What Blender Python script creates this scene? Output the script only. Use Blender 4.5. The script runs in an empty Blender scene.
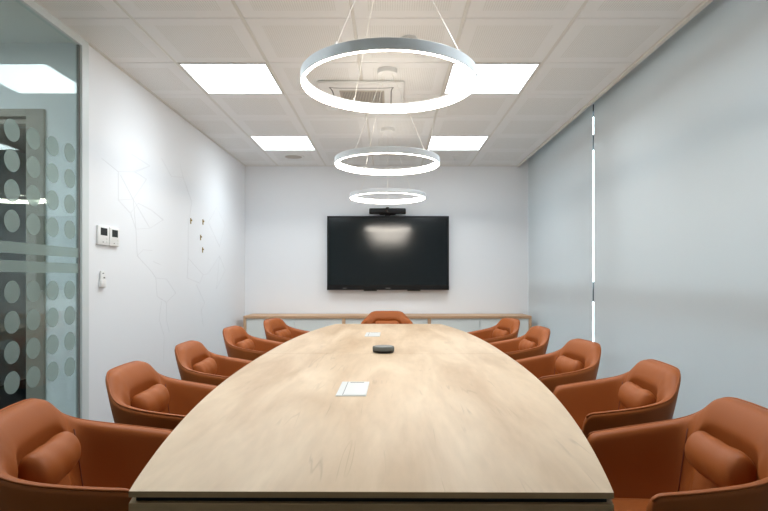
import bpy, bmesh, math, random
from math import sin, cos, pi, radians as R, sqrt, exp
from mathutils import Vector, Matrix
random.seed(7)
S = bpy.context.scene
COL = S.collection

# ------------------------------------------------------------------ basics
def lin(r, g, b):
    f = lambda c: (c/255/12.92) if c/255 <= .04045 else ((c/255+.055)/1.055)**2.4
    return (f(r), f(g), f(b), 1)

def link(o, parent=None):
    COL.objects.link(o)
    if parent: o.parent = parent
    return o

def obj(name, bm, mats, parent=None, smooth=False, loc=None):
    bmesh.ops.recalc_face_normals(bm, faces=bm.faces)
    me = bpy.data.meshes.new(name)
    bm.to_mesh(me); bm.free()
    for m in (mats if isinstance(mats, (list, tuple)) else [mats]): me.materials.append(m)
    if smooth:
        for p in me.polygons: p.use_smooth = True
        if smooth is not True: me.set_sharp_from_angle(angle=R(smooth))
    o = bpy.data.objects.new(name, me)
    if loc: o.location = loc
    return link(o, parent)

def tag(o, label, cat, group=None):
    o['label'] = label; o['category'] = cat
    if group: o['group'] = group
    return o

def thing(name, label, cat, loc=(0,0,0), rz=0, group=None):
    o = bpy.data.objects.new(name, None)
    o.empty_display_size = .1
    o.location = loc; o.rotation_euler = (0,0,rz)
    link(o); return tag(o, label, cat, group)

def struct(name, bm, m, parent=None, smooth=False):
    o = obj(name, bm, m, parent, smooth)
    if not parent: o['kind'] = 'structure'
    return o

def dup(root, loc, rz, label):
    r = root.copy(); link(r)
    r.location = loc; r.rotation_euler = (0,0,rz); r['label'] = label
    for ch in list(root.children):
        c = ch.copy(); link(c, r)
        for g in list(ch.children):
            link(g.copy(), c)
    return r

# ------------------------------------------------------------------ shapes
def box(bm, x0, x1, y0, y1, z0, z1, bev=0, seg=2, mi=0):
    r = bmesh.ops.create_cube(bm, size=1)
    vs = r['verts']
    for v in vs:
        v.co = Vector((x0+(v.co.x+.5)*(x1-x0), y0+(v.co.y+.5)*(y1-y0), z0+(v.co.z+.5)*(z1-z0)))
    fs = set(f for v in vs for f in v.link_faces)
    for f in fs: f.material_index = mi
    if bev:
        es = list(set(e for v in vs for e in v.link_edges))
        bmesh.ops.bevel(bm, geom=es, offset=bev, segments=seg, profile=.5, affect='EDGES')
    return bm

def new(): return bmesh.new()
def bx(*a, **k): return box(new(), *a, **k)

def lathe(bm, prof, n=48, c=(0,0,0), mi=0):
    rings = []
    for r, z in prof:
        if r < 1e-6: rings.append([bm.verts.new((c[0], c[1], c[2]+z))])
        else: rings.append([bm.verts.new((c[0]+r*cos(2*pi*i/n), c[1]+r*sin(2*pi*i/n), c[2]+z)) for i in range(n)])
    for a, b in zip(rings, rings[1:]):
        for i in range(n):
            j = (i+1) % n
            if len(a) == 1 and len(b) == 1: continue
            if len(a) == 1: f = bm.faces.new((a[0], b[i], b[j]))
            elif len(b) == 1: f = bm.faces.new((a[i], a[j], b[0]))
            else: f = bm.faces.new((a[i], a[j], b[j], b[i]))
            f.material_index = mi
    return bm

def tube(bm, pts, r, n=8, closed=False):
    pts = [Vector(p) for p in pts]
    N = len(pts); rings = []
    up = Vector((0,0,1))
    prev = None
    for i, p in enumerate(pts):
        if closed: t = pts[(i+1) % N]-pts[i-1]
        else: t = pts[min(i+1, N-1)]-pts[max(i-1, 0)]
        t.normalize()
        ref = up if abs(t.z) < .95 else Vector((1,0,0))
        if prev is not None: ref = prev
        a = (ref - t*ref.dot(t)).normalized(); prev = a
        b = t.cross(a)
        rings.append([bm.verts.new(p + a*r*cos(2*pi*k/n) + b*r*sin(2*pi*k/n)) for k in range(n)])
    M = N if closed else N-1
    for i in range(M):
        A, B = rings[i], rings[(i+1) % N]
        for k in range(n):
            bm.faces.new((A[k], A[(k+1) % n], B[(k+1) % n], B[k]))
    if not closed:
        bm.faces.new(rings[0]); bm.faces.new(rings[-1][::-1])
    return bm

def prism(bm, pts, z0, z1, bev=0):
    lo = [bm.verts.new((x, y, z0)) for x, y in pts]
    hi = [bm.verts.new((x, y, z1)) for x, y in pts]
    n = len(pts)
    fs = [bm.faces.new(hi), bm.faces.new(lo[::-1])]
    for i in range(n): bm.faces.new((lo[i], lo[(i+1) % n], hi[(i+1) % n], hi[i]))
    if bev:
        es = list(set(list(fs[0].edges)+list(fs[1].edges)))
        bmesh.ops.bevel(bm, geom=es, offset=bev, segments=2, profile=.5, affect='EDGES')
    return bm

# ------------------------------------------------------------------ materials
class NT:
    def __init__(s, name):
        s.m = bpy.data.materials.new(name); s.m.use_nodes = True
        s.n = s.m.node_tree.nodes; s.l = s.m.node_tree.links; s.n.clear()
        s.out = s.n.new('ShaderNodeOutputMaterial')
    def add(s, t, **k):
        nd = s.n.new(t)
        for a, v in k.items():
            if a.startswith('_'): setattr(nd, a[1:], v)
            else: nd.inputs[a.replace('__', ' ')].default_value = v
        return nd
    def link(s, a, b): s.l.new(a, b)

def principled(name, col, rough=.5, metal=0, spec=.5, bump=None, var=None, coat=0):
    t = NT(name)
    p = t.add('ShaderNodeBsdfPrincipled')
    p.inputs['Base Color'].default_value = col; p.inputs['Roughness'].default_value = rough
    p.inputs['Metallic'].default_value = metal; p.inputs['Specular IOR Level'].default_value = spec
    p.inputs['Coat Weight'].default_value = coat
    t.link(p.outputs[0], t.out.inputs[0])
    tc = t.add('ShaderNodeTexCoord')
    if var:
        sc, amt = var
        nz = t.add('ShaderNodeTexNoise'); nz.inputs['Scale'].default_value = sc; nz.inputs['Detail'].default_value = 4
        t.link(tc.outputs['Object'], nz.inputs['Vector'])
        mr = t.add('ShaderNodeMapRange'); mr.inputs['To Min'].default_value = 1-amt; mr.inputs['To Max'].default_value = 1+amt
        t.link(nz.outputs['Fac'], mr.inputs['Value'])
        vm = t.add('ShaderNodeVectorMath', _operation='SCALE'); vm.inputs[0].default_value = col[:3]
        t.link(mr.outputs[0], vm.inputs['Scale']); t.link(vm.outputs[0], p.inputs['Base Color'])
    if bump:
        sc, st, ds = bump
        nz = t.add('ShaderNodeTexNoise'); nz.inputs['Scale'].default_value = sc; nz.inputs['Detail'].default_value = 3
        t.link(tc.outputs['Object'], nz.inputs['Vector'])
        b = t.add('ShaderNodeBump'); b.inputs['Strength'].default_value = st; b.inputs['Distance'].default_value = ds
        t.link(nz.outputs['Fac'], b.inputs['Height']); t.link(b.outputs[0], p.inputs['Normal'])
    return t.m

def emission(name, col, st):
    t = NT(name)
    e = t.add('ShaderNodeEmission'); e.inputs[0].default_value = col; e.inputs[1].default_value = st
    t.link(e.outputs[0], t.out.inputs[0]); return t.m

def wood(name, c0, c1, streak, axis='Y', rough=.45, crack=.0):
    t = NT(name)
    p = t.add('ShaderNodeBsdfPrincipled'); p.inputs['Roughness'].default_value = rough
    p.inputs['Specular IOR Level'].default_value = .35
    t.link(p.outputs[0], t.out.inputs[0])
    tc = t.add('ShaderNodeTexCoord')
    mp = t.add('ShaderNodeMapping')
    sc = {'Y': (7, 1.2, 7), 'X': (.55, 7, 7), 'Z': (7, 7, .55)}[axis]
    mp.inputs['Scale'].default_value = sc
    t.link(tc.outputs['Object'], mp.inputs['Vector'])
    n1 = t.add('ShaderNodeTexNoise'); n1.inputs['Scale'].default_value = 1.0; n1.inputs['Detail'].default_value = 6
    n1.inputs['Distortion'].default_value = .5
    t.link(mp.outputs[0], n1.inputs['Vector'])
    r1 = t.add('ShaderNodeValToRGB'); r1.color_ramp.elements[0].position = .32; r1.color_ramp.elements[1].position = .68
    r1.color_ramp.elements[0].color = c0; r1.color_ramp.elements[1].color = c1
    t.link(n1.outputs['Fac'], r1.inputs[0])
    mp2 = t.add('ShaderNodeMapping'); mp2.inputs['Scale'].default_value = tuple(v*(7 if v > 1 else 4) for v in sc)
    t.link(tc.outputs['Object'], mp2.inputs['Vector'])
    n2 = t.add('ShaderNodeTexNoise'); n2.inputs['Scale'].default_value = 1.0; n2.inputs['Detail'].default_value = 3
    t.link(mp2.outputs[0], n2.inputs['Vector'])
    r2 = t.add('ShaderNodeMapRange'); r2.inputs['From Min'].default_value = .3; r2.inputs['From Max'].default_value = .7
    r2.inputs['To Min'].default_value = 1-streak; r2.inputs['To Max'].default_value = 1.0
    t.link(n2.outputs['Fac'], r2.inputs['Value'])
    v = t.add('ShaderNodeVectorMath', _operation='SCALE')
    t.link(r1.outputs[0], v.inputs[0]); t.link(r2.outputs[0], v.inputs['Scale'])
    last = v.outputs[0]
    if crack:
        # thin hair-line checks running with the grain
        mp3 = t.add('ShaderNodeMapping'); mp3.inputs['Scale'].default_value = (11, .55, 11)
        mp3.inputs['Rotation'].default_value = (0, 0, R(4))
        t.link(tc.outputs['Object'], mp3.inputs['Vector'])
        n3 = t.add('ShaderNodeTexNoise'); n3.inputs['Scale'].default_value = 1.4; n3.inputs['Detail'].default_value = 2
        t.link(mp3.outputs[0], n3.inputs['Vector'])
        s1 = t.add('ShaderNodeMath', _operation='SUBTRACT'); s1.inputs[1].default_value = .5; t.link(n3.outputs['Fac'], s1.inputs[0])
        s2 = t.add('ShaderNodeMath', _operation='ABSOLUTE'); t.link(s1.outputs[0], s2.inputs[0])
        s3 = t.add('ShaderNodeMapRange'); s3.inputs['From Min'].default_value = .0; s3.inputs['From Max'].default_value = .014
        s3.inputs['To Min'].default_value = 1; s3.inputs['To Max'].default_value = 0
        t.link(s2.outputs[0], s3.inputs['Value'])
        n4 = t.add('ShaderNodeTexNoise'); n4.inputs['Scale'].default_value = 5; n4.inputs['Detail'].default_value = 1
        t.link(tc.outputs['Object'], n4.inputs['Vector'])
        s4 = t.add('ShaderNodeMapRange'); s4.inputs['From Min'].default_value = .56; s4.inputs['From Max'].default_value = .68
        t.link(n4.outputs['Fac'], s4.inputs['Value'])
        s5 = t.add('ShaderNodeMath', _operation='MULTIPLY'); t.link(s3.outputs[0], s5.inputs[0]); t.link(s4.outputs[0], s5.inputs[1])
        s6 = t.add('ShaderNodeMath', _operation='MULTIPLY'); s6.inputs[1].default_value = crack; t.link(s5.outputs[0], s6.inputs[0])
        mx = t.add('ShaderNodeMix', _data_type='RGBA')
        t.link(s6.outputs[0], mx.inputs['Factor']); t.link(last, mx.inputs[6]); mx.inputs[7].default_value = lin(120, 96, 72)
        last = mx.outputs[2]
    t.link(last, p.inputs['Base Color'])
    return t.m

def perforated():
    t = NT('perforated_metal_tile')
    p = t.add('ShaderNodeBsdfPrincipled'); p.inputs['Roughness'].default_value = .5
    t.link(p.outputs[0], t.out.inputs[0])
    tc = t.add('ShaderNodeTexCoord'); sx = t.add('ShaderNodeSeparateXYZ'); t.link(tc.outputs['Object'], sx.inputs[0])
    ds = []
    for k in 'XY':
        m = t.add('ShaderNodeMath', _operation='MULTIPLY'); m.inputs[1].default_value = 1/.0125; t.link(sx.outputs[k], m.inputs[0])
        f = t.add('ShaderNodeMath', _operation='FRACT'); t.link(m.outputs[0], f.inputs[0])
        s = t.add('ShaderNodeMath', _operation='SUBTRACT'); s.inputs[1].default_value = .5; t.link(f.outputs[0], s.inputs[0])
        q = t.add('ShaderNodeMath', _operation='MULTIPLY'); t.link(s.outputs[0], q.inputs[0]); t.link(s.outputs[0], q.inputs[1])
        ds.append(q)
    a = t.add('ShaderNodeMath', _operation='ADD'); t.link(ds[0].outputs[0], a.inputs[0]); t.link(ds[1].outputs[0], a.inputs[1])
    g = t.add('ShaderNodeMath', _operation='LESS_THAN'); g.inputs[1].default_value = .045; t.link(a.outputs[0], g.inputs[0])
    mx = t.add('ShaderNodeMix', _data_type='RGBA'); t.link(g.outputs[0], mx.inputs['Factor'])
    mx.inputs[6].default_value = lin(238, 238, 236); mx.inputs[7].default_value = lin(210, 208, 204)
    t.link(mx.outputs[2], p.inputs['Base Color'])
    return t.m

def glass_mat(name, tint, ior=1.45):
    t = NT(name)
    tr = t.add('ShaderNodeBsdfTransparent'); tr.inputs[0].default_value = tint
    gl = t.add('ShaderNodeBsdfGlossy'); gl.inputs['Roughness'].default_value = 0.0; gl.inputs[0].default_value = (.9, .96, .94, 1)
    fr = t.add('ShaderNodeFresnel')
    ge = t.add('ShaderNodeNewGeometry')
    io = t.add('ShaderNodeMapRange'); io.inputs['To Min'].default_value = ior; io.inputs['To Max'].default_value = 1/ior
    t.link(ge.outputs['Backfacing'], io.inputs['Value']); t.link(io.outputs[0], fr.inputs['IOR'])
    mx = t.add('ShaderNodeMixShader')
    t.link(fr.outputs[0], mx.inputs[0]); t.link(tr.outputs[0], mx.inputs[1]); t.link(gl.outputs[0], mx.inputs[2])
    t.link(mx.outputs[0], t.out.inputs[0]); return t.m

def film_mat(name, col, opacity):
    t = NT(name)
    tr = t.add('ShaderNodeBsdfTransparent'); tr.inputs[0].default_value = (.9, .94, .92, 1)
    d = t.add('ShaderNodeBsdfDiffuse'); d.inputs[0].default_value = col
    tl = t.add('ShaderNodeBsdfTranslucent'); tl.inputs[0].default_value = col
    m1 = t.add('ShaderNodeMixShader'); m1.inputs[0].default_value = .5
    t.link(d.outputs[0], m1.inputs[1]); t.link(tl.outputs[0], m1.inputs[2])
    m2 = t.add('ShaderNodeMixShader'); m2.inputs[0].default_value = opacity
    t.link(tr.outputs[0], m2.inputs[1]); t.link(m1.outputs[0], m2.inputs[2])
    t.link(m2.outputs[0], t.out.inputs[0]); return t.m

def blind_mat():
    t = NT('blind_fabric')
    tc = t.add('ShaderNodeTexCoord')
    mp = t.add('ShaderNodeMapping'); mp.inputs['Scale'].default_value = (1, 300, 300)
    t.link(tc.outputs['Object'], mp.inputs['Vector'])
    nz = t.add('ShaderNodeTexNoise'); nz.inputs['Scale'].default_value = 1.0
    t.link(mp.outputs[0], nz.inputs['Vector'])
    cr = t.add('ShaderNodeValToRGB'); cr.color_ramp.elements[0].color = lin(212, 216, 217); cr.color_ramp.elements[1].color = lin(230, 234, 235)
    t.link(nz.outputs['Fac'], cr.inputs[0])
    d = t.add('ShaderNodeBsdfDiffuse'); t.link(cr.outputs[0], d.inputs[0])
    tl = t.add('ShaderNodeBsdfTranslucent'); t.link(cr.outputs[0], tl.inputs[0])
    m = t.add('ShaderNodeMixShader'); m.inputs[0].default_value = .27
    t.link(d.outputs[0], m.inputs[1]); t.link(tl.outputs[0], m.inputs[2])
    gl = t.add('ShaderNodeBsdfGlossy'); gl.inputs['Roughness'].default_value = .35
    fr = t.add('ShaderNodeFresnel'); fr.inputs['IOR'].default_value = 1.3
    m2 = t.add('ShaderNodeMixShader')
    t.link(fr.outputs[0], m2.inputs[0]); t.link(m.outputs[0], m2.inputs[1]); t.link(gl.outputs[0], m2.inputs[2])
    t.link(m2.outputs[0], t.out.inputs[0]); return t.m

M = dict(
    wall=principled('white_wall_paint', lin(238, 240, 243), .75, bump=(220, .05, .001)),
    wall_dark=principled('light_grey_wall_paint', lin(200, 202, 204), .75, bump=(220, .05, .001)),
    tile=principled('white_metal_tile', lin(240, 240, 239), .5),
    tbar=principled('ceiling_grid', lin(228, 226, 220), .45),
    void=principled('ceiling_void', lin(60, 58, 55), .9),
    perf=perforated(),
    trimw=principled('white_trim', lin(226, 224, 218), .5),
    alu=principled('satin_aluminium', lin(220, 227, 227), .42, metal=.1),
    carpet=principled('charcoal_carpet', lin(62, 60, 60), .95, bump=(400, .5, .004), var=(90, .25)),
    table=wood('pale_oak_top', lin(190, 160, 128), lin(220, 195, 166), .07, 'Y', .42, crack=.3),
    edge=wood('oak_edge', lin(170, 132, 92), lin(194, 158, 116), .16, 'X', .5),
    oak=wood('oak_frame', lin(196, 156, 122), lin(212, 176, 142), .1, 'X', .5),
    black=principled('black_plastic', lin(10, 10, 11), .4, spec=.35),
    gap=principled('black_recess', lin(10, 9, 9), .8),
    screen=principled('dark_glass_screen', lin(20, 27, 30), .125, spec=.8),
    leather=principled('tan_leather', lin(158, 85, 37), .5, spec=.25, bump=(260, .16, .002), var=(6, .05)),
    thread=principled('brown_stitching', lin(118, 56, 34), .6),
    steel=principled('black_steel', lin(30, 30, 32), .4, metal=.4),
    white=principled('white_plastic', lin(236, 236, 234), .4),
    lacquer=principled('white_lacquer', lin(228, 230, 226), .45),
    ring=principled('powder_coated_white', lin(236, 240, 243), .4),
    wire=principled('steel_wire', lin(235, 232, 226), .3, metal=.2),
    led=emission('led_panel', (.86, .945, 1.0, 1), 2.9),
    warm=emission('warm_led', (1.0, .915, .80, 1), 11.0),
    grey=principled('mid_grey_plastic', lin(120, 120, 118), .5),
    lcd=principled('lcd_dark', lin(52, 56, 56), .25),
    brass=principled('brass', lin(176, 150, 96), .35, metal=.8),
    silver=principled('silver_plate', lin(214, 215, 214), .38, metal=.15),
    fabric=principled('grey_speaker_cloth', lin(96, 97, 92), .8, bump=(600, .4, .002)),
    graphic=principled('pale_grey_wall_print', lin(230, 231, 234), .7),
    glass=glass_mat('partition_glass', (.90, .955, .94, 1), 1.5),
    winglass=glass_mat('window_glass', (.92, .96, .97, 1), 1.4),
    film=film_mat('frosted_film', lin(186, 194, 189), .42),
    blind=blind_mat(),
    frame_dark=principled('dark_window_frame', lin(40, 44, 48), .5),
    door_frame=principled('taupe_door_frame', lin(150, 144, 134), .5),
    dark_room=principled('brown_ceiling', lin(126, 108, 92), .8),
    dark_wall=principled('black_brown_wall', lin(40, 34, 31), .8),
    ground=principled('street', lin(70, 82, 88), .9, var=(.2, .2)),
    grille=principled('vent_grille', lin(186, 178, 166), .5),
)

# ------------------------------------------------------------------ room numbers
XL, XR, YB, YF, ZC = -1.803, 1.728, 6.71, -1.35, 2.567
XT = 1.60           # right edge of the tiled ceiling
GY = 3.13           # far end of the glass partition

# floor and walls
struct('floor', bx(-4.2, 2.0, YF-.1, 9.0, -.1, 0), M['carpet'])
struct('wall_back', bx(XL-.1, 1.95, YB, YB+.1, 0, 2.9), M['wall'])
struct('wall_left', bx(XL-.1, XL, GY+.07, YB, 0, 2.62), M['wall'])
struct('wall_front', bx(-4.2, 1.95, YF-.1, YF, 0, 2.9), M['wall_dark'])
struct('baseboard_left', bx(XL, XL+.012, GY+.07, YB, 0, .07), M['trimw'])
struct('baseboard_back', bx(XL+.012, 1.7, YB-.012, YB, 0, .07), M['trimw'])

# tiled metal ceiling: plates with a perforated field, main runners between the columns
def ceiling_mesh(bm, x0, x1, y0, y1, holes):
    xs = [-1.39+.598*k for k in range(-6, 7)]
    ys = [2.893+.5995*k for k in range(-9, 8)]
    t = .012
    for xa in xs:
        a, b = max(xa+.0105, x0), min(xa+.598-.0105, x1)
        if b-a < .03: continue
        for ya in ys:
            c, d = max(ya+.0025, y0), min(ya+.5995-.0025, y1)
            if d-c < .02: continue
            if any(abs((xa+.3)-hx) < .1 and abs((ya+.3)-hy) < .1 for hx, hy in holes): continue
            e = .003
            o = [bm.verts.new(p) for p in ((a,c,ZC+t),(b,c,ZC+t),(b,d,ZC+t),(a,d,ZC+t))]
            m = [bm.verts.new(p) for p in ((a,c,ZC+.0015),(b,c,ZC+.0015),(b,d,ZC+.0015),(a,d,ZC+.0015))]
            q = [bm.verts.new(p) for p in ((a+e,c+e,ZC),(b-e,c+e,ZC),(b-e,d-e,ZC),(a+e,d-e,ZC))]
            ia, ib, ic, id_ = max(xa+.085, a+.02), min(xa+.598-.085, b-.02), max(ya+.085, c+.02), min(ya+.5995-.085, d-.02)
            for k in range(4):
                j = (k+1) % 4
                bm.faces.new((o[k], o[j], m[j], m[k])); bm.faces.new((m[k], m[j], q[j], q[k]))
            if ib-ia > .06 and id_-ic > .06:
                n = [bm.verts.new(p) for p in ((ia,ic,ZC),(ib,ic,ZC),(ib,id_,ZC),(ia,id_,ZC))]
                for k in range(4):
                    j = (k+1) % 4
                    bm.faces.new((q[k], q[j], n[j], n[k]))
                bm.faces.new(n).material_index = 1
            else: bm.faces.new(q)
    for xa in xs:                                   # runners
        if xa < x0+.02 or xa > x1: continue
        box(bm, xa-.009, xa+.009, y0, y1, ZC+.002, ZC+.03, mi=2)
    box(bm, x0, x1, y0, y1, ZC+.034, ZC+.1, mi=3)
    return bm
LX = (-1.091, .703)
LY = (1.995, 3.793, 5.591)
holes = [(x, y) for x in LX for y in LY]
struct('ceiling', ceiling_mesh(new(), XL, XT, YF, YB, holes), [M['tile'], M['perf'], M['tbar'], M['void']])
bm = new()
box(bm, XL, XL+.02, GY+.07, YB, ZC-.004, ZC+.012)
box(bm, XL+.02, XT, YB-.02, YB, ZC-.004, ZC+.012)
struct('trim_1', bm, M['trimw'])
bm = new()
box(bm, XT, XT+.024, YF, YB, ZC-.012, ZC+.034)
box(bm, XT+.018, XT+.024, YF, YB, ZC+.034, ZC+.2)
struct('trim_2', bm, M['trimw'])
struct('ceiling_pocket', bx(XT+.024, 1.95, YF, YB, ZC+.2, ZC+.26), M['trimw'])

# ------------------------------------------------------------------ window side: glazing, sill, blinds
bm = new()
for y in (YF, .1, 2.15, 4.2, YB-.08): box(bm, 1.84, 1.91, y, y+.08, 0, ZC+.2)
for z0, z1 in ((0, .08), (.95, 1.13), (2.36, 2.46), (ZC+.1, ZC+.2)): box(bm, 1.845, 1.905, YF, YB, z0, z1)
w = struct('window_2', bm, M['frame_dark'])
obj('pane', bx(1.872, 1.878, YF, YB, .08, ZC+.1), M['winglass'], w)
struct('ground', bx(2.2, 60, -40, 60, -6.2, -6), M['ground'])

def roller_blind(y0, y1, label):
    t = thing('roller_blind', label, 'blind', (1.742, (y0+y1)/2, 0), 0, 'roller blinds along the window wall')
    h = (y1-y0)/2
    bm = new()
    n = 24
    g = []
    for i in range(n+1):                            # fabric, very slightly wavy, 1 mm thick
        y = -h+2*h*i/n
        wv = .0022*sin(i*1.7+y0)+.0012*sin(i*.61)
        g.append([[bm.verts.new((dx+wv*(1-z/2.6), y, z)) for z in (.075, .6, 1.2, 1.8, 2.3, 2.69)] for dx in (-.0006, .0006)])
    for i in range(n):
        for s in (0, 1):
            for k in range(5):
                bm.faces.new((g[i][s][k], g[i+1][s][k], g[i+1][s][k+1], g[i][s][k+1]))
    for i in range(n):
        for k in (0, 5): bm.faces.new((g[i][0][k], g[i+1][0][k], g[i+1][1][k], g[i][1][k]))
    for i in (0, n):
        for k in range(5): bm.faces.new((g[i][0][k], g[i][0][k+1], g[i][1][k+1], g[i][1][k]))
    obj('fabric', bm, M['blind'], t, smooth=30)
    obj('bottom_rail', bx(-.008, .008, -h, h, .05, .08, .003), M['alu'], t)
    bm = new(); tube(bm, [(.02, -h+.002, 2.69), (.02, h-.002, 2.69)], .021, 16)
    obj('roller_tube', bm, M['alu'], t, smooth=40)
    return t
roller_blind(4.585, YB-.005, 'pale grey roller blind nearest the television wall, right of the gap in the corner')
roller_blind(2.458, 4.553, 'wide pale grey roller blind behind the nearer right-hand chairs')
roller_blind(.36, 2.42, 'pale grey roller blind cut off by the right edge of the photo')
roller_blind(YF+.03, .32, 'added unseen pale grey roller blind blocking daylight beside the camera, nearest the front wall')  # added out of view to keep daylight off surfaces facing the camera

# ------------------------------------------------------------------ glass partition (left), corridor beyond
bm = new()
f0 = XL-.03; f1 = XL+.012
box(bm, f0, f1, GY, GY+.07, 0, ZC, .002)
box(bm, f0, f1, YF, GY, ZC-.045, ZC, .002)
box(bm, f0, f1, YF, GY, 0, .05, .002)
box(bm, f0, f1, -.5, -.45, .05, ZC-.045)
win = struct('window_1', bm, M['alu'])
obj('glass_pane', bx(XL-.012, XL-.004, YF, GY, .05, ZC-.045), M['glass'], win)
obj('seal', bx(XL-.014, XL-.001, GY-.014, GY, .05, ZC-.045), M['grey'], win)
bm = new()
Xf = XL-.0028
def film_rect(y0, y1, z0, z1): box(bm, Xf-.0004, Xf+.0004, y0, y1, z0, z1)
film_rect(YF, GY-.02, 1.193, 1.249); film_rect(YF, GY-.02, 1.283, 1.339)
for k in range(-22, 4):
    yc = 2.568+.155*k
    for zc in [1.165+.273+.145*i for i in range(4)]+[1.165-.067-.145*i for i in range(4)]:
        n = 28
        a = [bm.verts.new((Xf+.0004, yc+.054*cos(2*pi*i/n), zc+.054*sin(2*pi*i/n))) for i in range(n)]
        b = [bm.verts.new((Xf-.0004, v.co.y, v.co.z)) for v in a]
        bm.faces.new(a); bm.faces.new(b[::-1])
        for i in range(n): bm.faces.new((a[i], b[i], b[(i+1) % n], a[(i+1) % n]))
obj('frosted_film', bm, M['film'], win)

DY = 3.2   # corridor cross wall with a door in it
bm = new()
box(bm, -2.05, XL-.1, DY, DY+.1, 0, 2.62)
box(bm, -4.2, -3.15, DY, DY+.1, 0, 2.62)
box(bm, -3.15, -2.05, DY, DY+.1, 2.17, 2.62)
struct('wall_corridor', bm, M['wall'])
struct('wall_corridor_side', bx(-4.3, -4.2, YF, 9.0, 0, 2.7), M['wall'])
struct('ceiling_corridor', bx(-4.2, XL-.03, YF, DY, ZC, ZC+.1), M['tile'])
bm = new()
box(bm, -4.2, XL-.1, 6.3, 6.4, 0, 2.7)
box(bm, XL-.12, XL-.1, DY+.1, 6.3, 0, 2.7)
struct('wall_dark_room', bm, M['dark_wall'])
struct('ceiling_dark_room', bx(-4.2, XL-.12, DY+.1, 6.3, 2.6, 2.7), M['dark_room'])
bm = new()
box(bm, -2.155, -2.05, DY-.02, DY+.1, 0, 2.17, .003)
box(bm, -3.15, -3.045, DY-.02, DY+.1, 0, 2.17, .003)
box(bm, -3.045, -2.155, DY-.02, DY+.1, 2.125, 2.17, .003)
box(bm, -3.045, -2.155, DY, DY+.1, 2.085, 2.112, .002)
dr = struct('door_1', bm, M['door_frame'])
obj('door_panel', bx(-3.045, -2.155, DY+.05, DY+.058, .02, 2.085), M['winglass'], dr)

# ------------------------------------------------------------------ ceiling lights
def ceiling_light():
    t = thing('ceiling_light', '', 'ceiling light', (0,0,ZC), 0, 'square ceiling light panels')
    bm = new()
    h = .287
    for a in ((-h,h,-h,-h+.009),(-h,h,h-.009,h),(-h,-h+.009,-h+.009,h-.009),(h-.009,h,-h+.009,h-.009)):
        box(bm, *a, -.001, .03)
    obj('frame', bm, M['tbar'], t)
    obj('diffuser', bx(-h+.009, h-.009, -h+.009, h-.009, .003, .012), M['led'], t)
    la = bpy.data.lights.new('panel_lamp', 'AREA'); la.shape = 'SQUARE'; la.size = .55
    la.energy = 2.7; la.color = (.86, .945, 1.0); la.spread = R(125)
    lo = bpy.data.objects.new('panel_lamp', la); lo.location = (0, 0, -.004); link(lo, t)
    return t
labs = ['square ceiling light on the left, overhead and nearest the camera', 'square ceiling light on the right, overhead and nearest the camera',
        'larger-looking square ceiling light left of the big ring lamp', 'square ceiling light partly behind the right rim of the big ring lamp',
        'square ceiling light at the back left, near the television wall', 'square ceiling light at the back right, near the television wall']
L0 = ceiling_light(); k = 0
for y in LY:
    for x in LX:
        if k == 0:
            L0.location = (x, y, ZC); L0['label'] = labs[0]
        else: dup(L0, (x, y, ZC), 0, labs[k])
        k += 1

for yy, lb in ((2.4, 'added unseen ceiling light brightening the corridor behind the glass, nearest the door'), (1.2, 'added unseen ceiling light brightening the corridor behind the glass, second from the door'), (0, 'added unseen ceiling light brightening the corridor behind the glass, farthest from the door')):
    dup(L0, (-2.62, yy, ZC-.031), 0, lb)  # extra panels added out of view to brighten the corridor

# ------------------------------------------------------------------ ring pendants
RO, RH, RW = .353, .041, .016
def ring_lamp(x, y, ztop, angs, label):
    t = thing('ring_pendant_light', label, 'pendant light', (x, y, ztop), 0, 'ring pendant lights over the table')
    bm = new(); n = 96
    prof = [(RO-RW, -.006), (RO-RW, 0), (RO-.002, 0), (RO, -.002), (RO, -RH+.002), (RO-.003, -RH)]
    lathe(bm, prof, n)
    prof = [(RO-RW, -RH+.0075), (RO-RW-.0012, -RH+.007), (RO-RW-.0012, -RH+.004), (RO-RW, -RH+.0035)]
    lathe(bm, prof, n)
    obj('housing', bm, M['ring'], t, smooth=35)
    bm = new()
    prof = [(RO-.003, -RH), (RO-.004, -RH-.0015), (RO-RW+.002, -RH-.0015), (RO-RW, -RH+.0035), (RO-RW, -.006)]
    lathe(bm, prof, n)
    obj('diffuser', bm, M['warm'], t, smooth=35)
    H = ZC-ztop
    bm = new()
    lathe(bm, [(0, H), (.066, H), (.066, H-.028), (.062, H-.032), (0, H-.032)], 40)
    cn = obj('canopy', bm, M['white'], t, smooth=35)
    for a in angs:
        a = R(a)-pi/2                                # 0 = towards the camera, + = to the right
        p = Vector((cos(a)*(RO-.012), sin(a)*(RO-.012), -.001)); q = Vector((cos(a)*.045, sin(a)*.045, H-.032))
        bm = new(); tube(bm, [p, q], .0013, 6)
        w = obj('suspension_wire', bm, M['wire'], t)
        bm = new(); lathe(bm, [(0, .014), (.003, .014), (.004, .002), (.004, 0), (0, 0)], 12, p)
        obj('wire_grip', bm, M['wire'], w)
    return t
ring_lamp(0, 2.163, 1.979, (-33, 49, -152), 'large-looking glowing ring pendant lamp nearest the camera')
ring_lamp(-.012, 3.61, 1.967, (-35, 44, -152), 'glowing ring pendant lamp in the middle of the row')
ring_lamp(-.012, 5.03, 1.952, (-45, 37, 180), 'small-looking glowing ring pendant lamp nearest the television')

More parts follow.
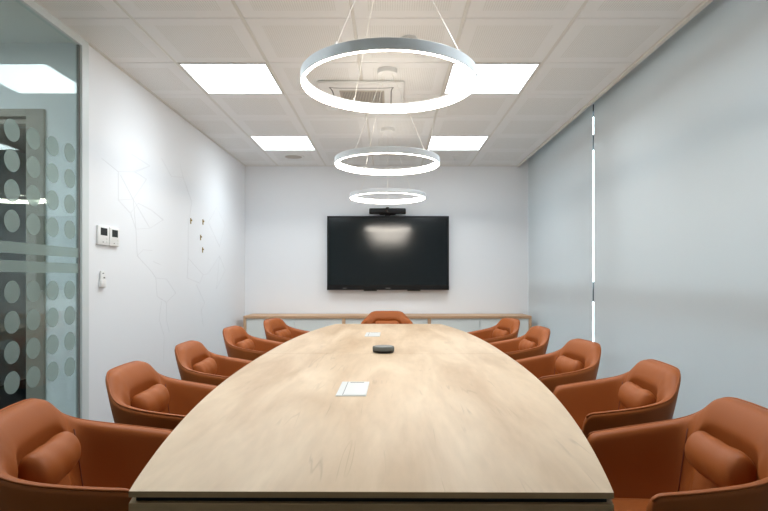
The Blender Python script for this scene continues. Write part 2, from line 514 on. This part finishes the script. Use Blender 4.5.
# ------------------------------------------------------------------ ceiling fittings
t = thing('air_conditioner', 'white ceiling cassette air conditioner seen through the nearest ring lamp', 'air conditioner', (-.2, 4.105, ZC))
bm = new(); h = .31
box(bm, -h, h, -h, h, -.0245, -.0005, .011)
obj('panel', bm, M['white'], t, smooth=35)
bm = new(); g = .165
for a in ((-g,g,-g,-g+.012),(-g,g,g-.012,g),(-g,-g+.012,-g+.012,g-.012),(g-.012,g,-g+.012,g-.012)): box(bm, *a, -.03, -.024)
for i in range(26):
    x = -g+.012+(2*g-.024)*(i+.5)/26
    box(bm, x-.003, x+.003, -g+.012, g-.012, -.029, -.0245)
box(bm, -g+.012, g-.012, -g+.012, g-.012, -.0248, -.0241, mi=1)
obj('intake_grille', bm, [M['grille'], M['grey']], t)
for k in range(4):
    bm = new()
    pts = [(-.23, -.232), (-.2, -.222), (-.15, -.216), (.15, -.216), (.2, -.222), (.23, -.232)]
    lo = [bm.verts.new((x, y-.0035, -.0255)) for x, y in pts]+[bm.verts.new((x, y+.0035, -.0255)) for x, y in pts[::-1]]
    hi = [bm.verts.new((v.co.x, v.co.y, -.0235)) for v in lo]
    bm.faces.new(lo); bm.faces.new(hi[::-1])
    for i in range(len(lo)):
        j = (i+1) % len(lo); bm.faces.new((lo[i], lo[j], hi[j], hi[i]))
    bmesh.ops.rotate(bm, verts=bm.verts, cent=(0,0,0), matrix=Matrix.Rotation(k*pi/2, 3, 'Z'))
    obj('louver_slot', bm, M['black'], t)
    bm = bx(-.21, .21, -.292, -.238, -.0275, -.0235, .0015)
    bmesh.ops.rotate(bm, verts=bm.verts, cent=(0,0,0), matrix=Matrix.Rotation(k*pi/2, 3, 'Z'))
    obj('louver', bm, M['white'], t)

t = thing('smoke_detector', 'round smoke detector on the ceiling above the nearest ring lamp', 'smoke detector', (.115, 3.14, ZC))
bm = new(); lathe(bm, [(0, 0), (.05, 0), (.05, -.012), (.042, -.016), (.04, -.03), (.03, -.04), (0, -.042)], 32)
obj('body', bm, M['white'], t, smooth=40)
bm = new(); lathe(bm, [(.0435, -.0145), (.0435, -.0165), (.041, -.024), (.0405, -.024)], 32)
obj('vent_band', bm, M['grey'], t)
t = thing('ceiling_speaker', 'round white ceiling speaker grille in the back row of tiles', 'speaker', (-1.10, 6.18, ZC))
bm = new(); lathe(bm, [(0, -.004), (.095, -.006), (.098, -.004)], 40); obj('grille', bm, M['grille'], t, smooth=30)
bm = new(); lathe(bm, [(.098, -.004), (.1, -.009), (.118, -.007), (.122, 0), (.098, 0), (.098, -.004)], 40); obj('rim', bm, M['white'], t, smooth=30)
t = thing('ceiling_sprinkler', 'small sprinkler head in the ceiling, back right corner', 'sprinkler', (.76, 6.2, ZC))
bm = new(); lathe(bm, [(0, 0), (.04, 0), (.038, -.006), (.016, -.009), (.014, -.02), (0, -.02)], 24); obj('rosette', bm, M['white'], t, smooth=35)
bm = new(); lathe(bm, [(0, -.02), (.006, -.02), (.006, -.034), (.016, -.035), (.016, -.037), (0, -.037)], 16); obj('deflector', bm, M['alu'], t, smooth=35)

# ------------------------------------------------------------------ conference table
TL, TH = 1.903, .75
def hw(s): return .659-.188*abs(s)**2.4
def outline(y0, y1, inset=0, n=40):
    a = []
    for i in range(n+1):
        y = y0+(y1-y0)*i/n
        a.append((hw(y/TL)-inset, y))
    return a+[(-x, y) for x, y in a[::-1]]
T = thing('conference_table', 'long boat-shaped pale oak conference table in the middle of the room', 'table', (-.022, 2.943, 0), R(-.42))
for y0, y1 in ((-TL, -.0012), (.0012, TL)):
    bm = new(); prism(bm, outline(y0, y1), TH-.0125, TH, .0012)
    for f in bm.faces:
        if abs(f.normal.z) < .7: f.material_index = 1
    obj('tabletop', bm, [M['table'], M['edge']], T)
bm = new(); prism(bm, outline(-TL+.012, TL-.012, .012), TH-.0235, TH-.0125)
obj('shadow_gap', bm, M['gap'], T)
bm = new(); prism(bm, outline(-TL, TL, 0), TH-.0735, TH-.0235, .0012)
obj('base_board', bm, M['edge'], T)
for yc in (-1.15, 0, 1.15):
    bm = new(); box(bm, -.22, .22, yc-.3, yc+.3, 0.02, TH-.0735, .004); 
    pd = obj('pedestal', bm, M['edge'], T)
    obj('plinth', bx(-.21, .21, yc-.29, yc+.29, 0, .02), M['black'], pd)
for yc, dep in ((2.006-2.943, .255), (3.93-2.943, .27)):
    xc = -.104
    bm = new()
    box(bm, xc-.054, xc+.054, yc-dep/2, yc+dep/2, TH-.006, TH+.0028, .001)
    cp = obj('cable_port', bm, M['silver'], T)
    obj('lid', bx(xc-.028, xc+.05, yc-dep/2+.006, yc+dep/2-.03, TH+.0028, TH+.0042, .0006), M['silver'], cp)
    obj('slot', bx(xc-.0312, xc-.0288, yc-dep/2+.01, yc+dep/2-.006, TH+.0027, TH+.0032), M['grey'], cp)
    obj('cable_brush', bx(xc-.02, xc+.034, yc+dep/2-.026, yc+dep/2-.012, TH+.0027, TH+.0034), M['grey'], cp)

t = thing('speakerphone', 'round dark grey speakerphone puck on the middle of the table', 'speakerphone', (-.031, 2.99, TH))
bm = new(); lathe(bm, [(0, 0), (.052, 0), (.057, .003), (.06, .009), (.06, .014), (0, .014)], 48); obj('base', bm, M['black'], t, smooth=40)
bm = new(); lathe(bm, [(.058, .0135), (.0605, .015), (.0605, .03), (.058, .034), (.052, .036)], 48); obj('side_cloth', bm, M['fabric'], t, smooth=40)
bm = new(); lathe(bm, [(.052, .036), (.03, .0365), (0, .0365), ], 48); obj('top_plate', bm, M['grey'], t, smooth=40)

# ------------------------------------------------------------------ tub chairs
def catmull(P, n):
    out = []
    for i in range(len(P)-1):
        p0 = P[max(i-1, 0)]; p1 = P[i]; p2 = P[i+1]; p3 = P[min(i+2, len(P)-1)]
        for k in range(n):
            t = k/n
            out.append(tuple(.5*((2*b)+(-a+c)*t+(2*a-5*b+4*c-d)*t*t+(-a+3*b-3*c+d)*t**3) for a, b, c, d in zip(p0, p1, p2, p3)))
    out.append(tuple(P[-1])); return out
# outer rim in plan with its height: front end of one arm round the back to the other (x forward, y left)
HALF = [(.188, .265, .646), (.12, .274, .655), (.035, .281, .668), (-.06, .281, .684), (-.135, .266, .703),
        (-.178, .238, .728), (-.205, .205, .760), (-.226, .172, .790), (-.240, .128, .8015), (-.248, .065, .803), (-.250, 0, .803)]
full = HALF + [(x, -y, z) for x, y, z in HALF[-2::-1]]
RIM = catmull(full, 5)
NU = len(RIM)
def sm(a, b, x):
    t = min(1, max(0, (x-a)/(b-a))); return t*t*(3-2*t)
ZB = .395
def raw_in(i):
    a = Vector(RIM[max(i-1, 0)][:2]); b = Vector(RIM[min(i+1, NU-1)][:2])
    t = (b-a).normalized(); n = Vector((-t.y, t.x))
    return n if n.dot(Vector((.02, 0))-Vector(RIM[i][:2])) > 0 else -n
RAW = [raw_in(i) for i in range(NU)]
INN = [sum((RAW[min(max(i+k, 0), NU-1)]*(1-abs(k)/13) for k in range(-12, 13)), Vector((0, 0))).normalized() for i in range(NU)]
def section(i):
    x, y, z = RIM[i]
    a = Vector(RIM[max(i-1, 0)][:2]); b = Vector(RIM[min(i+1, NU-1)][:2])
    tn = (b-a).normalized()
    inn = INN[i]
    wb = 1-sm(.205, .28, abs(y)) if x < 0 else 0     # 1 across the back, 0 along the arms
    wb = wb*sm(-.08, -.16, x) if x > -.16 else wb
    th = .040+.012*wb
    e = sm(.14, .225, x)                              # rounded tip of the arm
    dist = max(0, x-.136)/.052
    k = (1-min(1, dist)**3.2)**(1/3.2) if dist > 0 else 1
    ztop = ZB+.06+(z-ZB-.06)*max(k, .0)
    tw = sqrt(max(0, 1-min(1, dist)**4))
    tw = max(tw, .12)
    tap = .26*wb+.20*(1-wb)
    pr = []
    H = ztop-.020
    for q in range(8):
        zz = ZB+(H-ZB)*q/7
        pr.append((tap*(ztop-zz)**1.0*(.55+.45*min(1, (ztop-zz)/.2)), zz))
    pr += [(.002, ztop-.010), (.009, ztop-.0025), (th*.42, ztop), (th*.72, ztop-.002)]
    # inner side: head band leaning forward, hollow below it
    back = [(th, ztop-.010), (th+.018, ztop-.035), (th+.032, ztop-.066), (th+.035, ztop-.080), (th+.031, ztop-.096), (th+.026, ztop-.120),
            (th+.026, ztop-.17), (th+.044, .56), (th+.085, .46), (th+.10, ZB)]
    zi = lambda f: ztop-(ztop-ZB)*f
    arm = [(th, ztop-.010), (th+.003, zi(.10)), (th+.006, zi(.2)), (th+.009, zi(.3)), (th+.012, zi(.4)), (th+.016, zi(.5)),
           (th+.022, zi(.62)), (th+.030, zi(.74)), (th+.042, zi(.88)), (th+.05, ZB)]
    for (bo, bz), (ao, az) in zip(back, arm): pr.append((bo*wb+ao*(1-wb), bz*wb+az*(1-wb)))
    out = []
    mid = th*.5
    for off, zz in pr:
        off = mid+(off-mid)*tw if dist > 0 else off
        out.append(Vector((x+inn.x*off, y+inn.y*off, zz)))
    return out
SEC = [section(i) for i in range(NU)]

def shell_bm():
    bm = new()
    V = [[bm.verts.new(p) for p in s] for s in SEC]
    n = len(V[0])
    for i in range(NU-1):
        for k in range(n):
            j = (k+1) % n
            bm.faces.new((V[i][k], V[i+1][k], V[i+1][j], V[i][j]))
    bm.faces.new(V[0]); bm.faces.new(V[-1][::-1])
    # pan under the seat
    return bm

def chair_outline(level, inset):
    out = []
    for s in SEC[::3]:
        out.append(s)
    return out

def cushion_bm():
    bm = new()
    L, ry, rz = .136, .042, .058
    nl, nt = 26, 28
    rings = []
    for i in range(nl+1):
        u = -1+2*i/nl
        r = (1-abs(u)**9)**(1/2.1) if abs(u) < 1 else 0
        ring = []
        for k in range(nt):
            a = 2*pi*k/nt
            w = 1+.02*sin(9*u+2*a)+.03*sin(3*a+5*u)*abs(u)**2
            x = ry*r*w*cos(a); z = rz*r*w*sin(a)
            ring.append((x, L*u, z-.006*(1-u*u)))
        rings.append(ring)
    V = []
    for i, ring in enumerate(rings):
        if i in (0, nl): V.append([bm.verts.new((0, ring[0][1], -.0))])
        else: V.append([bm.verts.new(p) for p in ring])
    for A, B in zip(V, V[1:]):
        for k in range(nt):
            j = (k+1) % nt
            if len(A) == 1: bm.faces.new((A[0], B[k], B[j]))
            elif len(B) == 1: bm.faces.new((A[k], A[j], B[0]))
            else: bm.faces.new((A[k], A[j], B[j], B[k]))
    return bm

def seat_bm():
    bm = new()
    pts = []
    n = 40
    for i in range(n):
        a = 2*pi*i/n
        c, s = cos(a), sin(a)
        e = .42
        x = .035+.205*abs(c)**e*(1 if c > 0 else -1)
        y = .205*abs(s)**e*(1 if s > 0 else -1)
        if x < -.05: y *= 1-.25*sm(-.05, -.17, x)
        pts.append((x, y))
    lay = [(.94, .385), (1.0, .395), (1.015, .42), (1.0, .447), (.93, .461), (.7, .468), (.35, .470)]
    V = [[bm.verts.new((.035+(x-.035)*k, y*k, z)) for x, y in pts] for k, z in lay]
    for A, B in zip(V, V[1:]):
        for i in range(n): bm.faces.new((A[i], A[(i+1) % n], B[(i+1) % n], B[i]))
    bm.faces.new(V[0][::-1]); bm.faces.new(V[-1])
    return bm

GRP = 'tan leather tub chairs around the table'
def make_chair():
    t = thing('tub_chair', '', 'chair', (0,0,0), 0, GRP)
    sh = obj('shell', shell_bm(), M['leather'], t, smooth=True)
    md = sh.modifiers.new('sub', 'SUBSURF'); md.levels = 1; md.render_levels = 1
    rim = [s[9]+(s[9]-s[12]).normalized()*.0006 for s in SEC]
    bm = new(); tube(bm, rim[2:-2], .0032, 8)
    obj('piping', bm, M['leather'], t, smooth=True)
    for sd in (0, 1):                                  # slanting seam where back meets arm
        pts = []
        for q in range(13, 20):
            u = 24-(q-11)*.55; i0 = int(u); fr = u-i0
            A, B = (i0, i0+1) if not sd else (NU-1-i0, NU-2-i0)
            pts.append(SEC[A][q]*(1-fr)+SEC[B][q]*fr)
        c = Vector((.02, 0, .6))
        pts = [p+(Vector((c.x-p.x, c.y-p.y, 0)).normalized())*.0006 for p in pts]
        bm = new(); tube(bm, pts, .0021, 6)
        obj('seam', bm, M['thread'], t, smooth=True)
    st = obj('seat', seat_bm(), M['leather'], t, smooth=True)
    bm = cushion_bm()
    bmesh.ops.rotate(bm, verts=bm.verts, cent=(0,0,0), matrix=Matrix.Rotation(R(-12), 3, 'Y'))
    bmesh.ops.translate(bm, verts=bm.verts, vec=(-.12, 0, .652))
    cu = obj('lumbar_cushion', bm, M['leather'], t, smooth=True)
    md = cu.modifiers.new('sub', 'SUBSURF'); md.levels = 1; md.render_levels = 1
    bm = new(); lathe(bm, [(0, .10), (.03, .10), (.03, .30), (.045, .31), (.11, .365), (.12, .386), (0, .386)], 28)
    obj('column', bm, M['steel'], t, smooth=40)
    bm = new()
    lathe(bm, [(0, .05), (.045, .05), (.045, .10), (0, .115)], 24)
    for k in range(4):
        a = pi/4+k*pi/2
        m = Matrix.Rotation(a, 3, 'Z')
        sec = []
        for r_, z_, w_, h_ in ((.03, .075, .024, .022), (.15, .055, .019, .016), (.29, .018, .013, .010)):
            sec.append([bm.verts.new(m @ Vector((r_, sy*w_, z_+sz*h_))) for sy, sz in ((-1,-1),(1,-1),(1,1),(-1,1))])
        for A, B in zip(sec, sec[1:]):
            for q in range(4): bm.faces.new((A[q], A[(q+1) % 4], B[(q+1) % 4], B[q]))
        bm.faces.new(sec[0][::-1]); bm.faces.new(sec[-1])
        lathe(bm, [(0, 0), (.014, 0), (.014, .012), (0, .012)], 12, tuple(m @ Vector((.28, 0, 0))))
    obj('base', bm, M['steel'], t)
    return t
c0 = make_chair()
CH = [(-.832, 1.53, 11, 'tan leather tub chair at the front left, cut by the left edge'),
      (-.871, 2.233, 3, 'tan leather tub chair second from the front on the left side'),
      (-.911, 3.00, 2, 'tan leather tub chair in the middle of the left row'),
      (-.945, 3.95, -3, 'tan leather tub chair fourth from the front on the left side'),
      (-.825, 4.72, -11, 'tan leather tub chair last on the left, in front of the sideboard end'),
      (.808, 1.52, 176, 'tan leather tub chair at the front right, cut by the right edge'),
      (.934, 2.287, 176, 'tan leather tub chair second from the front on the right side'),
      (.914, 3.06, 186, 'tan leather tub chair in the middle of the right row'),
      (.903, 3.93, 183, 'tan leather tub chair fourth from the front on the right side'),
      (.879, 4.75, 191, 'tan leather tub chair last on the right, in front of the sideboard end'),
      (-.023, 5.65, -90, 'tan leather tub chair at the far head of the table, under the television')]
for i, (x, y, a, lab) in enumerate(CH):
    if i == 0:
        c0.location = (x, y, 0); c0.rotation_euler = (0,0,R(a)); c0['label'] = lab
    else: dup(c0, (x, y, 0), R(a), lab)

# ------------------------------------------------------------------ sideboard
Y0, Y1 = 6.27, YB-.014
t = thing('sideboard', 'low white sideboard with oak frame along the back wall', 'sideboard', (0, Y0, 0))
D = Y1-Y0
obj('top', bx(-1.704, 1.669, 0, D, .69, .72, .0015), M['oak'], t)
for x in (-1.704, 1.639): obj('side_panel', bx(x, x+.03, .0, D, .0, .69, .001), M['oak'], t)
obj('bottom_panel', bx(-1.674, 1.639, .04, D, .06, .085), M['oak'], t)
obj('back_panel', bx(-1.674, 1.639, D-.01, D, .085, .69), M['lacquer'], t)
for x in (-.531, .473): obj('divider', bx(x-.018, x+.018, 0, D-.01, .085, .69, .001), M['oak'], t)
for a, b in ((-1.674, -.549), (-.513, .455), (.491, 1.639)):
    m = (a+b)/2
    for c, d in ((a+.003, m-.0015), (m+.0015, b-.003)):
        obj('door', bx(c, d, .012, .03, .088, .687, .001), M['lacquer'], t)
obj('plinth', bx(-1.674, 1.639, .05, D-.02, 0, .06), M['black'], t)

# ------------------------------------------------------------------ television and video bar
t = thing('television', 'large black flat television mounted on the back wall', 'television', (-.012, YB, 1.017))
W2, H = .7535, .914
bm = new()
box(bm, -W2, W2, -.09, -.02, 0, H, .004)
obj('casing', bm, M['black'], t)
obj('screen', bx(-W2+.022, W2-.022, -.0915, -.089, .062, H-.02, .0005), M['screen'], t)
obj('bottom_bezel', bx(-W2, W2, -.094, -.09, 0, .05, .0012), M['black'], t)
for x, wd in ((-.56, .05), (-.03, .06)): obj('bezel_marking', bx(x, x+wd, -.0945, -.0938, .018, .026), M['grey'], t)
obj('wall_mount', bx(-.3, .3, -.02, 0, .2, .7), M['steel'], t)
for x in (-.30, .24): obj('port_cover', bx(x, x+.16, -.088, -.05, -.012, 0.0, .002), M['black'], t)

t = thing('video_bar', 'black video conference camera bar above the television', 'camera', (-.018, YB, 1.931))
bm = new(); box(bm, -.226, .226, -.13, -.05, .025, .092, .012, 3); obj('body', bm, M['black'], t, smooth=40)
bm = new(); box(bm, -.21, .21, -.134, -.129, .032, .085, .004); obj('speaker_grille', bm, M['steel'], t, smooth=40)
bm = new(); lathe(bm, [(0, 0), (.02, 0), (.02, .012), (.014, .017), (0, .017)], 24); bmesh.ops.translate(bm, verts=bm.verts, vec=(0, -.09, .091)); obj('camera_cap', bm, M['black'], t, smooth=40)
bm = new(); lathe(bm, [(0, .006), (.012, .006), (.016, .002), (.018, 0)], 24); bmesh.ops.rotate(bm, verts=bm.verts, cent=(0,0,0), matrix=Matrix.Rotation(R(90), 3, 'X')); bmesh.ops.translate(bm, verts=bm.verts, vec=(0, -.134, .058)); obj('lens', bm, M['screen'], t, smooth=40)
bm = new(); box(bm, -.03, .03, -.085, -.01, .0, .026, .003); box(bm, -.1, .1, -.05, 0, .02, .06, .003); obj('mount', bm, M['steel'], t)

# ------------------------------------------------------------------ things on the left wall
def thermostat(y0, y1, z0, z1, label):
    t = thing('thermostat', label, 'thermostat', (XL, (y0+y1)/2, z0), 0, 'thermostats on the left wall')
    h = (y1-y0)/2; H = z1-z0
    obj('casing', bx(0, .016, -h, h, 0, H, .004), M['white'], t, smooth=35)
    obj('display', bx(.0155, .0168, -h*.60, h*.62, H*.50, H*.89, .0004), M['lcd'], t)
    for q in range(2): obj('button', bx(.0155, .0178, h*.45, h*.72, H*(.13+.15*q), H*(.22+.15*q), .0006), M['lacquer'], t)
    obj('led_mark', bx(.0155, .0168, -h*.25, -h*.02, H*.13, H*.17), M['grey'], t)
    return t
thermostat(3.297, 3.425, 1.372, 1.492, 'white wall thermostat with dark display, left one of the pair')
thermostat(3.435, 3.555, 1.371, 1.491, 'white wall thermostat with dark display, right one of the pair')
t = thing('remote_control', 'small white remote control in its wall holder under the thermostats', 'remote control', (XL, 3.357, 1.105))
obj('holder', bx(0, .02, -.03, .03, 0, .05, .006), M['white'], t, smooth=35)
obj('body', bx(.003, .015, -.025, .025, .008, .105, .005), M['white'], t, smooth=35)
obj('button', bx(.0148, .017, .0, .016, .058, .066, .0006), M['grey'], t)
obj('label_strip', bx(.0148, .0156, -.012, .006, .086, .092), M['grey'], t)

def wall_hook(y, z, label):
    t = thing('wall_hook', label, 'hook', (XL, y, z), 0, 'small brass hooks on the left wall')
    obj('plate', bx(0, .004, -.011, .011, -.026, .026, .0015), M['brass'], t)
    bm = new(); lathe(bm, [(0, 0), (.006, 0), (.006, .003), (.008, .005), (.008, .009), (0, .010)], 16)
    bmesh.ops.rotate(bm, verts=bm.verts, cent=(0,0,0), matrix=Matrix.Rotation(R(90), 3, 'Y'))
    bmesh.ops.translate(bm, verts=bm.verts, vec=(.004, 0, .006))
    obj('peg', bm, M['brass'], t, smooth=40)
wall_hook(4.87, 1.683, 'small brass wall hook, upper left one of the four')
wall_hook(5.19, 1.707, 'small brass wall hook, upper right one of the four')
wall_hook(5.124, 1.552, 'small brass wall hook, third one down')
wall_hook(5.179, 1.436, 'small brass wall hook, lowest of the four')

# faint line drawing printed on the wall
LINES = [
 [(3.363,1.916),(3.57,1.874),(3.779,1.915),(4.042,2.01),(3.754,2.034)], [(4.042,2.01),(3.804,1.913)],
 [(3.57,1.874),(3.57,1.685),(3.779,1.72),(3.601,1.857)], [(3.779,1.72),(3.986,1.899),(3.804,1.92)],
 [(3.57,1.685),(3.74,1.617),(3.854,1.703),(4.07,1.682),(4.28,1.629),(4.042,1.541),(3.819,1.513),(3.74,1.617)],
 [(3.779,1.72),(4.042,1.541)], [(3.779,1.72),(3.819,1.513)],
 [(3.819,1.513),(3.839,1.324),(4.07,1.215),(4.145,1.165),(4.344,1.157),(4.533,1.038),(4.344,.968),(4.169,1.022),(4.145,1.165)],
 [(3.839,1.324),(3.932,1.372),(4.087,1.375)], [(4.099,1.292),(4.23,1.27)], [(4.248,.98),(4.205,.836),(4.30,.70),(4.28,.5)], [(4.344,.968),(4.344,.825),(4.40,.72)],
 [(4.248,2.114),(4.443,2.006),(4.694,2.047),(4.62,2.154)], [(4.811,1.344),(5.198,1.197),(5.342,1.208)],
 [(4.811,1.344),(4.787,1.165),(5.107,1.117),(5.198,1.197)], [(5.019,1.102),(5.245,.921),(5.152,.861),(5.2,.7)],
 [(4.694,2.047),(4.9,1.86),(4.811,1.62),(4.811,1.344)], [(5.342,1.208),(5.7,1.4),(5.9,1.25),(5.6,1.05),(5.7,1.4)], [(5.35,1.72),(5.6,1.9),(5.9,1.75),(5.7,1.5),(5.35,1.72)]]
bm = new()
for L in LINES:
    for (a, b), (c, d) in zip(L, L[1:]):
        v = Vector((c-a, d-b)); n = Vector((-v.y, v.x)).normalized()*.0024
        q = [(a+n.x, b+n.y), (c+n.x, d+n.y), (c-n.x, d-n.y), (a-n.x, b-n.y)]
        lo = [bm.verts.new((XL+.0001, y, z)) for y, z in q]; hi = [bm.verts.new((XL+.0008, y, z)) for y, z in q]
        bm.faces.new(hi); bm.faces.new(lo[::-1])
        for i in range(4): bm.faces.new((lo[i], lo[(i+1) % 4], hi[(i+1) % 4], hi[i]))
tag(obj('wall_decal', bm, M['graphic']), 'faint grey line drawing of linked triangles on the left wall', 'wall decal')

# ------------------------------------------------------------------ daylight, camera, colour management
W = bpy.data.worlds.new('sky'); S.world = W; W.use_nodes = True
nt = W.node_tree; nt.nodes.clear()
o = nt.nodes.new('ShaderNodeOutputWorld'); bg = nt.nodes.new('ShaderNodeBackground')
bg.inputs[0].default_value = (.80, .90, .97, 1); bg.inputs[1].default_value = 3.2
nt.links.new(bg.outputs[0], o.inputs[0])

cam = bpy.data.cameras.new('camera'); co = bpy.data.objects.new('camera', cam); link(co)
co.location = (0, 0, 1.165); co.rotation_euler = (R(90), 0, 0)
cam.sensor_width = 36; cam.lens = 36*536/768
cam.shift_x = -5/768; cam.shift_y = 22.5/768
cam.clip_start = .02; cam.clip_end = 200
S.camera = co
S.view_settings.view_transform = 'Standard'; S.view_settings.look = 'None'
S.view_settings.exposure = 1.42; S.view_settings.gamma = 1.0; S.view_settings.use_curve_mapping = False
S.cycles.max_bounces = 10; S.cycles.diffuse_bounces = 6; S.cycles.transparent_max_bounces = 12
